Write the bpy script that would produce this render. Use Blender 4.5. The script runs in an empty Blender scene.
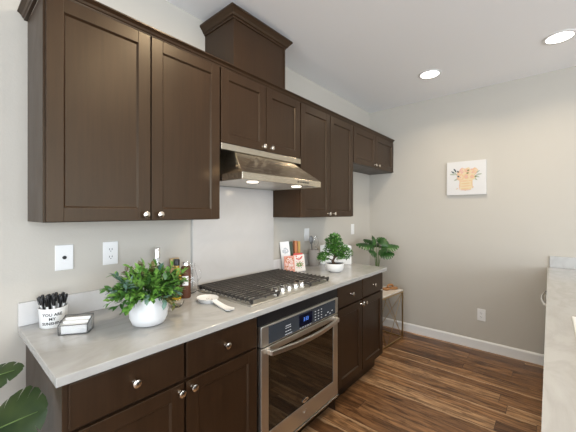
import bpy, bmesh, math, random
from mathutils import Vector, Matrix, Euler
PI = math.pi
random.seed(11)
S = bpy.context.scene
C = S.collection

# ------------------------------------------------------------------ camera
CAMP = Vector((-0.2348, -1.7644, 1.4109))
YAW = 0.8597
cd = bpy.data.cameras.new('camera')
cam = bpy.data.objects.new('camera', cd); C.objects.link(cam)
cam.location = CAMP
cam.rotation_euler = (PI/2, 0, -YAW)
cd.sensor_width = 36.0
cd.lens = 303.69*36.0/576.0
cd.shift_y = -3.38/576.0
cd.clip_start = 0.02
S.camera = cam

# ------------------------------------------------------------------ colour management, world, daylight
S.view_settings.view_transform = 'Standard'
S.view_settings.look = 'None'
S.view_settings.gamma = 1.0
S.view_settings.use_curve_mapping = False
S.view_settings.exposure = 0.0
w = bpy.data.worlds.new('daylight'); S.world = w
w.use_nodes = True
w.node_tree.nodes['Background'].inputs[0].default_value = (0.75, 0.87, 1.0, 1)
w.node_tree.nodes['Background'].inputs[1].default_value = 1.5

XC, H = 3.434, 2.6985          # far wall, ceiling
XL, YF = -3.4, -5.6            # left wall, front wall (behind the camera)

def area(name, loc, rot, sx, sy, power, col):
    l = bpy.data.lights.new(name, 'AREA'); l.shape = 'RECTANGLE'; l.size = sx; l.size_y = sy
    l.energy = power; l.color = col
    o = bpy.data.objects.new(name, l); C.objects.link(o)
    o.location = loc; o.rotation_euler = rot
    return o
# daylight coming in through the window openings
area('daylight_left', (XL-0.12, -2.3, 1.5), (0, -PI/2-0.30, 0), 2.1, 2.6, 125, (0.86, 0.93, 1.0))
area('daylight_front', (-0.7, YF-0.12, 1.45), (PI/2+0.35, 0, 0), 3.0, 2.1, 165, (0.86, 0.93, 1.0))
area('daylight_front', (2.3, YF-0.12, 1.55), (PI/2+0.35, 0, 0), 1.5, 1.6, 30, (0.86, 0.93, 1.0))
LAMP_W, NEAR_LAMP_W, HOOD_W = 5.0, 11.0, 0.8

# ------------------------------------------------------------------ helpers
def tag(o, label=None, cat=None, group=None, kind=None):
    if label: o['label'] = label
    if cat: o['category'] = cat
    if group: o['group'] = group
    if kind: o['kind'] = kind
    return o
def thing(name, label, cat, loc=(0, 0, 0), rz=0.0, group=None):
    o = bpy.data.objects.new(name, None); C.objects.link(o)
    o.location = loc; o.rotation_euler = (0, 0, rz); o.empty_display_size = 0.05
    return tag(o, label, cat, group)

class MB:
    def __init__(self): self.bm = bmesh.new()
    def _f(self, vs, mi):
        try:
            f = self.bm.faces.new(vs); f.material_index = mi; return f
        except ValueError: return None
    def box(self, x0, x1, y0, y1, z0, z1, mi=0):
        v = [self.bm.verts.new(p) for p in ((x0,y0,z0),(x1,y0,z0),(x1,y1,z0),(x0,y1,z0),(x0,y0,z1),(x1,y0,z1),(x1,y1,z1),(x0,y1,z1))]
        for q in ((3,2,1,0),(4,5,6,7),(0,1,5,4),(1,2,6,5),(2,3,7,6),(3,0,4,7)): self._f([v[i] for i in q], mi)
        return self
    def hexa(self, pts, mi=0):
        v = [self.bm.verts.new(p) for p in pts]
        for q in ((3,2,1,0),(4,5,6,7),(0,1,5,4),(1,2,6,5),(2,3,7,6),(3,0,4,7)): self._f([v[i] for i in q], mi)
        return self
    def face(self, pts, mi=0):
        self._f([self.bm.verts.new(p) for p in pts], mi); return self
    def tube(self, pts, rad, n=8, mi=0, caps=True):
        pts = [Vector(p) for p in pts]
        if not hasattr(rad, '__len__'): rad = [rad]*len(pts)
        rings = []; prev = None
        for i, p in enumerate(pts):
            a = pts[max(i-1, 0)]; b = pts[min(i+1, len(pts)-1)]
            t = (b-a).normalized()
            if prev is None:
                u = t.orthogonal().normalized()
            else:
                u = (prev - t*prev.dot(t)).normalized()
            prev = u; v = t.cross(u)
            rings.append([self.bm.verts.new(p + (u*math.cos(2*PI*k/n)+v*math.sin(2*PI*k/n))*rad[i]) for k in range(n)])
        for i in range(len(rings)-1):
            for k in range(n):
                self._f([rings[i][k], rings[i][(k+1)%n], rings[i+1][(k+1)%n], rings[i+1][k]], mi)
        if caps:
            self._f(list(reversed(rings[0])), mi); self._f(rings[-1], mi)
        return self
    def lathe(self, prof, c=(0,0,0), n=32, mi=0, axis='z', sx=1.0, sy=1.0):
        c = Vector(c); rings = []
        def P(r, h, a):
            x, y = r*math.cos(a)*sx, r*math.sin(a)*sy
            return c + (Vector((x, y, h)) if axis == 'z' else Vector((x, -h, y)) if axis == '-y' else Vector((x, h, -y)))
        for r, h in prof:
            if r < 1e-6: rings.append([self.bm.verts.new(P(0, h, 0))])
            else: rings.append([self.bm.verts.new(P(r, h, 2*PI*k/n)) for k in range(n)])
        for i in range(len(rings)-1):
            A, B = rings[i], rings[i+1]
            for k in range(n):
                k2 = (k+1) % n
                if len(A) == 1 and len(B) == 1: continue
                if len(A) == 1: self._f([A[0], B[k2], B[k]], mi)
                elif len(B) == 1: self._f([A[k], A[k2], B[0]], mi)
                else: self._f([A[k], A[k2], B[k2], B[k]], mi)
        return self
    def sweep(self, path, prof, mi=0):
        # sweeps a vertical profile (out, up) along a path of (x, y, outx, outy, z) stations with mitred outs
        rings = [[self.bm.verts.new((x+ox*o, y+oy*o, z+u)) for o, u in prof] for x, y, ox, oy, z in path]
        n = len(prof)
        for i in range(len(rings)-1):
            for k in range(n):
                self._f([rings[i][k], rings[i][(k+1)%n], rings[i+1][(k+1)%n], rings[i+1][k]], mi)
        self._f(rings[0], mi); self._f(list(reversed(rings[-1])), mi)
        return self
    def ico(self, c, r, sub=1, sc=(1,1,1), mi=0):
        d = bmesh.ops.create_icosphere(self.bm, subdivisions=sub, radius=r, matrix=Matrix.Translation(c) @ Matrix.Diagonal((*sc, 1)))
        for v in d['verts']:
            for f in v.link_faces: f.material_index = mi
        return self
    def build(self, name, mats, parent=None, off=(0,0,0), bevel=0, smooth=None, seg=2, M=None):
        bm = self.bm
        if M is not None: bm.transform(M)
        off = Vector(off)
        if off.length: bmesh.ops.translate(bm, verts=bm.verts, vec=-off)
        bmesh.ops.recalc_face_normals(bm, faces=bm.faces)
        me = bpy.data.meshes.new(name); bm.to_mesh(me); bm.free()
        if not isinstance(mats, (list, tuple)): mats = [mats]
        for m in mats: me.materials.append(m)
        o = bpy.data.objects.new(name, me); C.objects.link(o)
        if parent: o.parent = parent
        if bevel:
            b = o.modifiers.new('bevel', 'BEVEL'); b.width = bevel; b.segments = seg; b.limit_method = 'ANGLE'; b.angle_limit = 0.6
        if smooth is not None:
            me.polygons.foreach_set('use_smooth', [True]*len(me.polygons))
            me.set_sharp_from_angle(angle=math.radians(smooth))
        return o

def copy_tree(o, parent=None):
    c = o.copy(); C.objects.link(c)
    if parent: c.parent = parent
    for ch in list(o.children): copy_tree(ch, c)
    return c

# ------------------------------------------------------------------ materials
def mat(name, col=(0.8,0.8,0.8), rough=0.5, metal=0.0, **k):
    m = bpy.data.materials.new(name); m.use_nodes = True
    b = m.node_tree.nodes['Principled BSDF']
    b.inputs['Base Color'].default_value = (*col, 1); b.inputs['Roughness'].default_value = rough; b.inputs['Metallic'].default_value = metal
    for kk, v in k.items(): b.inputs[kk.replace('_', ' ')].default_value = v
    return m
class NT:
    def __init__(self, m): self.t = m.node_tree; self.b = self.t.nodes['Principled BSDF']
    def n(self, typ, ins=None, **props):
        nd = self.t.nodes.new('ShaderNode'+typ)
        for k, v in props.items(): setattr(nd, k, v)
        for k, v in (ins or {}).items(): self.set(nd.inputs[k], v)
        return nd
    def set(self, sock, v):
        if isinstance(v, bpy.types.NodeSocket): self.t.links.new(v, sock)
        elif isinstance(v, bpy.types.Node): self.t.links.new(v.outputs[0], sock)
        else: sock.default_value = v
    def math(self, op, a, b=0.0):
        return self.n('Math', {0: a, 1: b}, operation=op).outputs[0]
    def ramp(self, fac, stops, interp='LINEAR'):
        r = self.n('ValToRGB', {'Fac': fac}); e = r.color_ramp.elements; r.color_ramp.interpolation = interp
        while len(e) < len(stops): e.new(0.5)
        for i, (p, c) in enumerate(stops): e[i].position = p; e[i].color = (*c, 1)
        return r.outputs['Color']
    def mix(self, f, a, b, typ='MIX'):
        m = self.n('Mix', data_type='RGBA', blend_type=typ)
        self.set(m.inputs[0], f); self.set(m.inputs[6], a); self.set(m.inputs[7], b)
        return m.outputs[2]
    def coord(self, scale=(1,1,1), kind='Object'):
        tc = self.n('TexCoord'); mp = self.n('Mapping', {'Vector': tc.outputs[kind], 'Scale': scale}); return mp.outputs[0]
    def noise(self, vec, scale, detail=3.0, rough=0.5, dist=0.0):
        return self.n('TexNoise', {'Vector': vec, 'Scale': scale, 'Detail': detail, 'Roughness': rough, 'Distortion': dist}).outputs['Fac']
    def bump(self, h, strength, dist=0.01):
        b = self.n('Bump', {'Height': h, 'Strength': strength, 'Distance': dist}); self.set(self.b.inputs['Normal'], b)

def make_paint(name, col, bump=0.12):
    m = mat(name, col, 0.85); t = NT(m); v = t.coord()
    t.bump(t.noise(v, 90, 3), bump, 0.004)
    return m
M_wall = make_paint('wall_paint', (0.52, 0.490, 0.435))
M_ceil = make_paint('ceiling_paint', (0.90, 0.90, 0.90), 0.08)
M_trim = mat('white_trim', (0.78, 0.78, 0.77), 0.45)

def make_wood():
    m = mat('espresso_stained_wood', (0.03,0.018,0.011), 0.34); t = NT(m)
    v = t.coord((1, 1, 0.06))
    g = t.noise(v, 70, 4, 0.6)
    v2 = t.coord((1, 1, 0.35)); b = t.noise(v2, 6, 4, 0.6, 0.5)
    c1 = t.ramp(g, [(0.3, (0.0125,0.0060,0.0031)), (0.7, (0.026,0.0125,0.0062))])
    c = t.mix(t.math('MULTIPLY', b, 0.7), c1, (0.044,0.0215,0.0100,1))
    t.set(t.b.inputs['Base Color'], c)
    t.set(t.b.inputs['Roughness'], t.n('MapRange', {0: b, 1: 0.3, 2: 0.7, 3: 0.33, 4: 0.42}).outputs[0])
    t.b.inputs['Specular IOR Level'].default_value = 0.42; t.b.inputs['Specular Tint'].default_value = (1.0, 0.86, 0.66, 1)
    t.bump(g, 0.03, 0.002)
    return m
M_wood = make_wood()
M_dark = mat('black_cabinet_edge', (0.006,0.006,0.007), 0.4)

def make_quartz(name, base, vein, amt):
    m = mat(name, base, 0.16); t = NT(m)
    v = t.coord((1.0, 1.0, 1.0))
    wv = t.noise(t.coord((1.2, 2.6, 1.2)), 2.2, 5, 0.55, 1.2)
    a = t.ramp(wv, [(0.38, (0,0,0)), (0.5, (1,1,1)), (0.60, (0,0,0))])
    n2 = t.noise(v, 9, 4, 0.6)
    f = t.math('MULTIPLY', t.n('RGBToBW', {0: a}).outputs[0], t.math('MULTIPLY', n2, amt))
    sp = t.noise(v, 260, 2)
    c = t.mix(f, (*base, 1), (*vein, 1))
    c = t.mix(t.math('MULTIPLY', sp, 0.10), c, (*vein, 1))
    t.set(t.b.inputs['Base Color'], c)
    return m
M_quartz = make_quartz('pale_quartz', (0.425,0.418,0.40), (0.32,0.31,0.29), 0.8)
M_splash = make_quartz('white_quartz', (0.64,0.63,0.62), (0.52,0.51,0.49), 0.5)

def make_floor():
    m = mat('acacia_planks', (0.2,0.1,0.05), 0.34); t = NT(m)
    tc = t.n('TexCoord'); sep = t.n('SeparateXYZ', {0: tc.outputs['Object']})
    x, y = sep.outputs[0], sep.outputs[1]
    W, L = 0.125, 1.45
    xr = t.math('DIVIDE', x, W); row = t.math('FLOOR', xr)
    ro = t.n('TexWhiteNoise', {'W': row}, noise_dimensions='1D').outputs['Value']
    yl = t.math('ADD', t.math('DIVIDE', y, L), t.math('MULTIPLY', ro, 7.3)); col = t.math('FLOOR', yl)
    idv = t.n('CombineXYZ', {0: row, 1: col})
    rnd = t.n('TexWhiteNoise', {'Vector': idv}, noise_dimensions='2D')
    r1 = rnd.outputs['Value']; rc = t.n('SeparateColor', {0: rnd.outputs['Color']})
    fx = t.math('FRACT', xr); fy = t.math('FRACT', yl)
    # grain coordinates differ from plank to plank
    gv = t.n('CombineXYZ', {0: t.math('ADD', x, t.math('MULTIPLY', r1, 13.0)), 1: t.math('MULTIPLY', t.math('ADD', y, t.math('MULTIPLY', rc.outputs[1], 9.0)), 0.065), 2: t.math('MULTIPLY', r1, 5.0)})
    g1 = t.noise(gv, 42, 5, 0.62, 0.7)
    gv2 = t.n('CombineXYZ', {0: t.math('ADD', x, t.math('MULTIPLY', r1, 31.0)), 1: t.math('MULTIPLY', y, 0.15), 2: r1})
    g2 = t.noise(gv2, 19, 5, 0.65, 2.0)
    base = t.ramp(r1, [(0.0, (0.145,0.067,0.028)), (0.4, (0.24,0.118,0.050)), (0.75, (0.35,0.185,0.084)), (1.0, (0.47,0.28,0.145))])
    dk = t.ramp(g1, [(0.34, (0.24,0.20,0.17)), (0.60, (1.25,1.25,1.22))])
    c = t.mix(0.85, base, dk, 'MULTIPLY')
    dk2 = t.ramp(g2, [(0.36, (0.34,0.29,0.25)), (0.54, (1,1,1))])
    c = t.mix(0.8, c, dk2, 'MULTIPLY')
    # pale sapwood along one edge of some planks
    has = t.math('GREATER_THAN', rc.outputs[2], 0.58)
    wob = t.math('ADD', fx, t.math('MULTIPLY', t.math('SUBTRACT', g2, 0.5), 0.5))
    sap = t.ramp(wob, [(0.80, (0,0,0)), (0.87, (1,1,1))])
    sapf = t.math('MULTIPLY', t.n('RGBToBW', {0: sap}).outputs[0], has)
    c = t.mix(t.math('MULTIPLY', sapf, 0.85), c, (0.46,0.29,0.16,1))
    ex = t.math('MINIMUM', fx, t.math('SUBTRACT', 1.0, fx)); ey = t.math('MULTIPLY', t.math('MINIMUM', fy, t.math('SUBTRACT', 1.0, fy)), L/W)
    e = t.math('MINIMUM', ex, ey)
    gap = t.math('LESS_THAN', e, 0.012)
    c = t.mix(t.math('MULTIPLY', gap, 0.75), c, (0.02,0.01,0.006,1))
    t.set(t.b.inputs['Base Color'], c)
    t.set(t.b.inputs['Roughness'], t.n('MapRange', {0: g1, 1: 0.2, 2: 0.8, 3: 0.30, 4: 0.46}).outputs[0])
    h = t.math('SUBTRACT', t.math('MULTIPLY', g1, 0.25), gap)
    t.bump(h, 0.25, 0.002)
    return m
M_floor = make_floor()

def make_steel(name, col, rough, aniso_scale=(1.5, 60, 60)):
    m = mat(name, col, rough, 1.0); t = NT(m)
    g = t.noise(t.coord(aniso_scale), 12, 3)
    t.set(t.b.inputs['Roughness'], t.n('MapRange', {0: g, 1: 0.3, 2: 0.7, 3: rough-0.03, 4: rough+0.05}).outputs[0])
    return m
M_steel = make_steel('brushed_stainless', (0.70,0.675,0.61), 0.38)
M_hood = make_steel('polished_hood_steel', (0.62,0.56,0.46), 0.24)
M_handle = mat('polished_handle_steel', (0.80,0.76,0.70), 0.30, 1.0)
M_chrome = mat('polished_chrome', (0.80,0.79,0.77), 0.10, 1.0)
M_nickel = mat('satin_nickel', (0.78,0.72,0.64), 0.22, 1.0)
M_brass = mat('antique_gold_metal', (0.55,0.40,0.20), 0.32, 1.0)
M_iron = mat('cast_iron', (0.045,0.040,0.036), 0.42)
M_burner = mat('black_enamel', (0.012,0.012,0.012), 0.35)
M_panelglass = mat('slate_glass_panel', (0.055,0.065,0.080), 0.22, 0.3)
M_ovenglass = mat('dark_oven_glass', (0.010,0.008,0.005), 0.04, 0.0, Specular_IOR_Level=0.9)
M_screen = mat('display_screen', (0.004,0.006,0.02), 0.1)
def emit(name, col, st):
    m = mat(name, (0,0,0), 0.5); b = m.node_tree.nodes['Principled BSDF']
    b.inputs['Emission Color'].default_value = (*col, 1); b.inputs['Emission Strength'].default_value = st
    return m
M_digit = emit('blue_display_digits', (0.12,0.30,1.0), 1.2)
M_mark = mat('pale_grey_print', (0.55,0.57,0.60), 0.5)
M_lamp = emit('lamp_lens_glow', (1.0,0.95,0.87), 9.0)
M_hoodlamp = emit('hood_lamp_glow', (1.0,0.90,0.74), 4.0)
M_ceramic = mat('white_ceramic', (0.80,0.80,0.79), 0.28)
M_ceramic_dim = mat('white_matte_ceramic', (0.72,0.72,0.72), 0.45)
M_plastic = mat('white_plastic_plate', (0.80,0.80,0.79), 0.35)
M_black = mat('black_plastic', (0.008,0.008,0.009), 0.35)
M_paper = mat('white_paper', (0.82,0.82,0.81), 0.8)
M_ink = mat('black_ink', (0.02,0.02,0.02), 0.6)
M_soil = mat('dark_potting_soil', (0.025,0.016,0.010), 0.95)
M_trunk = mat('brown_bark', (0.06,0.035,0.02), 0.85)
M_stem = mat('green_stem', (0.10,0.16,0.04), 0.6)
M_marble = make_quartz('cream_marble', (0.78,0.74,0.67), (0.55,0.50,0.44), 0.8)
M_blockwood = mat('honey_wood', (0.36,0.17,0.06), 0.5)
M_cork = mat('pale_bamboo', (0.52,0.36,0.20), 0.6)
def leafmat(name, c0, c1, rough=0.4, scale=18):
    m = mat(name, c0, rough); t = NT(m); n = t.noise(t.coord(), scale, 2)
    t.set(t.b.inputs['Base Color'], t.ramp(n, [(0.35, c0), (0.65, c1)]))
    return m
M_leafA = leafmat('fresh_green_leaf', (0.085,0.22,0.030), (0.19,0.38,0.075))
M_leafB = leafmat('deep_green_leaf', (0.030,0.095,0.018), (0.07,0.18,0.035))
M_leafC = leafmat('blue_green_leaf', (0.08,0.16,0.12), (0.17,0.28,0.21))
M_leafR = leafmat('reddish_tip_leaf', (0.08,0.055,0.02), (0.12,0.12,0.03))
M_bonsaiA = leafmat('bonsai_leaf', (0.020,0.085,0.010), (0.06,0.19,0.025), 0.5, 30)
M_bonsaiB = leafmat('bonsai_leaf_light', (0.07,0.20,0.025), (0.13,0.32,0.05), 0.5, 30)
M_monst = leafmat('monstera_leaf_green', (0.010,0.026,0.005), (0.036,0.056,0.012), 0.5, 9); M_monst.node_tree.nodes['Principled BSDF'].inputs['Specular IOR Level'].default_value = 0.25
M_philo = leafmat('split_leaf_green', (0.012,0.050,0.010), (0.040,0.125,0.022), 0.35, 14)
def glassmat(name, col=(1,1,1), rough=0.0):
    m = mat(name, col, rough); b = m.node_tree.nodes['Principled BSDF']
    b.inputs['Transmission Weight'].default_value = 1.0; b.inputs['IOR'].default_value = 1.45
    return m
M_glass = glassmat('clear_glass')
M_pane = glassmat('thin_clear_pane'); M_pane.node_tree.nodes['Principled BSDF'].inputs['IOR'].default_value = 1.30
M_winglass = glassmat('window_glass'); M_winglass.node_tree.nodes['Principled BSDF'].inputs['IOR'].default_value = 1.05
M_oil = mat('golden_oil', (0.42,0.27,0.02), 0.1)
M_spice = mat('red_brown_spice', (0.10,0.035,0.015), 0.6)
M_pewter = mat('grey_metal_edge', (0.20,0.20,0.20), 0.4, 0.8)
M_taupe = mat('taupe_stoneware', (0.36,0.33,0.30), 0.6)

# ------------------------------------------------------------------ setting
def struct(o): o['kind'] = 'structure'; return o
struct(MB().box(XL-0.2, XC+0.2, YF-0.2, 0.2, -0.1, 0.0).build('floor', M_floor))
struct(MB().box(XL-0.2, XC+0.2, YF-0.2, 0.2, H, H+0.1).build('ceiling', M_ceil))
struct(MB().box(XL-0.2, XC+0.2, 0.0, 0.15, 0.0, H).build('wall_back', M_wall))
struct(MB().box(XC, XC+0.15, YF, 0.0, 0.0, H).build('wall_right', M_wall))
# left wall with one wide window opening
wl = MB(); x0, x1 = XL-0.15, XL
wl.box(x0, x1, YF, -3.6, 0, H); wl.box(x0, x1, -1.0, 0, 0, H); wl.box(x0, x1, -3.6, -1.0, 0, 0.45); wl.box(x0, x1, -3.6, -1.0, 2.55, H)
struct(wl.build('wall_left', M_wall))
wf = MB(); y0, y1 = YF-0.15, YF
wf.box(XL, -2.2, y0, y1, 0, H); wf.box(-2.2, 0.8, y0, y1, 0, 0.4); wf.box(-2.2, 0.8, y0, y1, 2.5, H); wf.box(0.8, 1.55, y0, y1, 0, H)
wf.box(1.55, 3.05, y0, y1, 0, 0.75); wf.box(1.55, 3.05, y0, y1, 2.35, H); wf.box(3.05, XC, y0, y1, 0, H)
struct(wf.build('wall_front', M_wall))
def window_y(name, xa, xb, za, zb, y):
    m = MB(); f = 0.05
    m.box(xa, xa+f, y-0.06, y-0.01, za, zb); m.box(xb-f, xb, y-0.06, y-0.01, za, zb)
    m.box(xa+f, xb-f, y-0.06, y-0.01, za, za+f); m.box(xa+f, xb-f, y-0.06, y-0.01, zb-f, zb)
    xm = (xa+xb)/2; m.box(xm-0.03, xm+0.03, y-0.055, y-0.015, za+f, zb-f)
    struct(m.build(name, M_trim))
window_y('window_1', -2.2, 0.8, 0.4, 2.5, YF)
window_y('window_2', 1.55, 3.05, 0.75, 2.35, YF)
m = MB(); f = 0.05; xw = XL
m.box(xw-0.06, xw-0.01, -3.6, -3.6+f, 0.45, 2.55); m.box(xw-0.06, xw-0.01, -1.0-f, -1.0, 0.45, 2.55)
m.box(xw-0.06, xw-0.01, -3.6+f, -1.0-f, 0.45, 0.5); m.box(xw-0.06, xw-0.01, -3.6+f, -1.0-f, 2.5, 2.55)
m.box(xw-0.055, xw-0.015, -2.33, -2.27, 0.5, 2.5)
struct(m.build('window_3', M_trim))
BB = [(0, 0), (0.014, 0), (0.014, 0.085), (0.006, 0.098), (0, 0.099)]
struct(MB().sweep([(XC, 0, -1, 0, 0), (XC, -1.76, -1, 0, 0)], BB).build('baseboard_right', M_trim))
struct(MB().sweep([(2.46, 0, 0, -1, 0), (XC-0.015, 0, 0, -1, 0)], BB).build('baseboard_back', M_trim))
struct(MB().sweep([(XL, 0, 0, -1, 0), (0.02, 0, 0, -1, 0)], BB).build('baseboard_left', M_trim))

# ------------------------------------------------------------------ cabinet parts (local frame: face looks to -y)
def knob(parent, x, y, z, off):
    b = MB()
    b.lathe([(0.0, 0.0), (0.0085, 0.0), (0.0075, 0.004), (0.0055, 0.009), (0.0065, 0.013), (0.0135, 0.017), (0.0155, 0.021), (0.0145, 0.025), (0.008, 0.028), (0.0, 0.0285)], (x, y, z), 20, axis='-y')
    return b.build('knob', M_nickel, parent, off, smooth=50)
def shaker(root, x0, x1, z0, z1, yf, kn=None, off=(0,0,0), rail=0.056, th=0.019, name='door'):
    b = MB(); yb = yf+th
    xi0, xi1, zi0, zi1 = x0+rail, x1-rail, z0+rail, z1-rail
    b.box(x0, xi0, yf, yb, z0, z1); b.box(xi1, x1, yf, yb, z0, z1)
    b.box(xi0, xi1, yf, yb, z0, zi0); b.box(xi0, xi1, yf, yb, zi1, z1)
    d = b.build(name, M_wood, root, off, bevel=0.0015)
    p = MB(); rc = 0.0095; ch = 0.006
    # recessed flat panel with a small sloped edge
    o = [(xi0, yf+0.002, zi0), (xi1, yf+0.002, zi0), (xi1, yf+0.002, zi1), (xi0, yf+0.002, zi1)]
    i = [(xi0+ch, yf+rc, zi0+ch), (xi1-ch, yf+rc, zi0+ch), (xi1-ch, yf+rc, zi1-ch), (xi0+ch, yf+rc, zi1-ch)]
    for k in range(4): p.face([o[k], o[(k+1)%4], i[(k+1)%4], i[k]])
    p.face(i)
    bk = [(a, yf+rc+0.005, c) for a, _, c in o]
    p.face(list(reversed(bk)))
    for k in range(4): p.face([o[(k+1)%4], o[k], bk[k], bk[(k+1)%4]])
    bmesh.ops.remove_doubles(p.bm, verts=p.bm.verts, dist=1e-5)
    p.build('door_panel', M_wood, d, off)
    if kn: knob(d, kn[0], yf, kn[1], off)
    return d
def drawer(root, x0, x1, z0, z1, yf, off=(0,0,0), th=0.019):
    d = MB().box(x0, x1, yf, yf+th, z0, z1).build('drawer', M_wood, root, off, bevel=0.003)
    knob(d, (x0+x1)/2, yf, (z0+z1)/2, off)
    return d

# ------------------------------------------------------------------ wall cabinets
UF = -0.314; UB = UF+0.020
def wall_cab(label, x0, x1, z0, z1, doors, grp='wall cabinets along the back wall'):
    o = (x0, 0, z0)
    r = thing('wall_cabinet', label, 'cabinet', o, 0, grp)
    MB().box(x0, x1, UB, -0.001, z0, z1).build('body', M_wood, r, o, bevel=0.0015)
    for a, b, kx, kz in doors: shaker(r, a, b, z0+0.003, 2.258, UF, (kx, kz), o)
    return r
wall_cab('tall dark wall cabinet with two doors at the left end, above the bushy potted plant', 0.033, 0.8465, 1.372, 2.262, [(0.040, 0.4385, 0.411, 1.402), (0.4445, 0.842, 0.481, 1.402)])
wall_cab('short dark two door wall cabinet directly above the stainless range hood', 0.8485, 1.5965, 1.8216, 2.262, [(0.853, 1.2205, 1.193, 1.852), (1.2275, 1.592, 1.267, 1.852)])
wall_cab('tall dark wall cabinet to the right of the range hood, above the bonsai', 1.5985, 2.4265, 1.372, 2.262, [(1.603, 2.011, 1.984, 1.402), (2.019, 2.422, 2.064, 1.402)])
wall_cab('short dark wall cabinet at the far end against the beige wall, above the side table', 2.4285, XC-0.002, 1.8978, 2.262, [(2.433, 2.930, 2.902, 1.932), (2.937, XC-0.007, 2.985, 1.932)])
CR = [(0.0, 0.0), (0.010, 0.0), (0.012, 0.007), (0.016, 0.010), (0.020, 0.018), (0.029, 0.026), (0.033, 0.028), (0.033, 0.034), (0.0, 0.034)]
cr = MB().sweep([(0.033, -0.001, -1, 0, 2.2625), (0.033, UB, -1, -1, 2.2625), (XC-0.003, UB, 0, -1, 2.2625)], [(o+0.002 if o else o, u) for o, u in CR])
cr = cr.build('crown_molding', M_wood); tag(cr, 'long dark crown molding running along the tops of the wall cabinets', 'molding')
# duct cover box on top
dz = 2.2975; o = (1.19, 0, dz)
dc = thing('duct_cover', 'dark wood duct box with its own crown, on top of the wall cabinets', 'duct cover', o)
MB().box(0.953, 1.430, -0.300, -0.001, dz, 2.612).build('body', M_wood, dc, o, bevel=0.0015)
for xa in (0.953, 1.412): MB().box(xa, xa+0.018, -0.3035, -0.300, dz, 2.599).build('corner_strip', M_wood, dc, o)
CR2 = [(0.0, 0.0), (0.006, 0.0), (0.008, 0.010), (0.016, 0.014), (0.022, 0.026), (0.036, 0.042), (0.041, 0.046), (0.041, 0.058), (0.0, 0.058)]
MB().sweep([(0.953, -0.001, -1, 0, 2.600), (0.953, -0.300, -1, -1, 2.600), (1.430, -0.300, 1, -1, 2.600), (1.430, -0.001, 1, 0, 2.600)], CR2).build('crown', M_wood, dc, o)
MB().box(0.953, 1.430, -0.300, -0.001, 2.612, 2.6575).build('top', M_wood, dc, o)

# ------------------------------------------------------------------ range hood
o = (1.2225, 0, 1.594)
hd = thing('range_hood', 'stainless steel wedge shaped range hood above the gas cooktop', 'range hood', o)
b = MB(); xl, xr, zt, zl, zb = 0.850, 1.595, 1.8205, 1.634, 1.594
# lip
b.box(xl, xr, -0.504, -0.500, zb, zl); b.box(xl, xl+0.004, -0.500, -0.021, zb, zl); b.box(xr-0.004, xr, -0.500, -0.021, zb, zl)
# sloped canopy
A = [(xl, -0.504, zl), (xr, -0.504, zl), (xr, -0.30, zl), (xl, -0.30, zl)]
T = [(xl+0.105, -0.312, 1.782), (xr-0.095, -0.312, 1.782), (xr-0.095, -0.022, 1.782), (xl+0.105, -0.022, 1.782)]
A[2] = (xr, -0.022, zl); A[3] = (xl, -0.022, zl)
b.hexa([*A, *T])
b.build('canopy', M_hood, hd, o, bevel=0.002)
MB().box(xl, xr, -0.318, -0.022, 1.783, zt).build('mounting_band', M_hood, hd, o, bevel=0.0015)
MB().box(xl+0.004, xr-0.004, -0.500, -0.022, zb+0.004, zb+0.010).build('underside_filter', mat('pale_filter_mesh', (0.72,0.70,0.66), 0.4, 0.4), hd, o)
for x in (1.02, 1.44):
    MB().lathe([(0, 0), (0.034, 0), (0.034, 0.006), (0, 0.006)], (x, -0.40, zb-0.001), 24).build('lamp_lens', M_hoodlamp, hd, o)
    l = bpy.data.lights.new('hood_light', 'AREA'); l.shape = 'DISK'; l.size = 0.06; l.energy = HOOD_W; l.color = (1.0, 0.82, 0.58)
    lo = bpy.data.objects.new('hood_light', l); C.objects.link(lo); lo.parent = hd; lo.location = (x-o[0], -0.40, -0.006)
for k in range(5):
    MB().lathe([(0, 0), (0.006, 0), (0.006, 0.003), (0, 0.003)], (1.335+k*0.026, -0.504, 1.615), 12, axis='-y').build('button', M_black, hd, o)

# ------------------------------------------------------------------ base cabinets, left unit
BF = -0.620; BY = BF+0.020; CT = 0.914; CBOT = 0.884
o = (0.025, 0, 0)
bl = thing('base_cabinet', 'dark base cabinet under the left end of the counter, two drawers over two doors', 'cabinet', o, 0, 'base cabinets along the back wall')
bb = MB().box(0.025, 0.8545, BY, -0.015, 0.10, CBOT-0.001).box(0.025, 0.8545, -0.54, -0.015, 0.0, 0.10)
bb.build('body', M_wood, bl, o, bevel=0.0015)
drawer(bl, 0.040, 0.4365, 0.722, 0.870, BF, o); drawer(bl, 0.4475, 0.848, 0.722, 0.870, BF, o)
shaker(bl, 0.040, 0.4365, 0.125, 0.708, BF, (0.417, 0.678), o); shaker(bl, 0.4475, 0.848, 0.125, 0.708, BF, (0.474, 0.678), o)
o = (1.637, 0, 0)
br = thing('base_cabinet', 'dark base cabinet between the oven and the gold side table', 'cabinet', o, 0, 'base cabinets along the back wall')
bb = MB().box(1.637, 2.412, BY, -0.015, 0.125, CBOT-0.001).box(1.637, 2.412, -0.54, -0.015, 0.0, 0.125)
bb.build('body', M_wood, br, o, bevel=0.0015)
drawer(br, 1.643, 2.011, 0.722, 0.870, BF, o); drawer(br, 2.021, 2.406, 0.722, 0.870, BF, o)
shaker(br, 1.643, 2.011, 0.140, 0.708, BF, (1.990, 0.680), o); shaker(br, 2.021, 2.406, 0.140, 0.708, BF, (2.046, 0.680), o)
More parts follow.
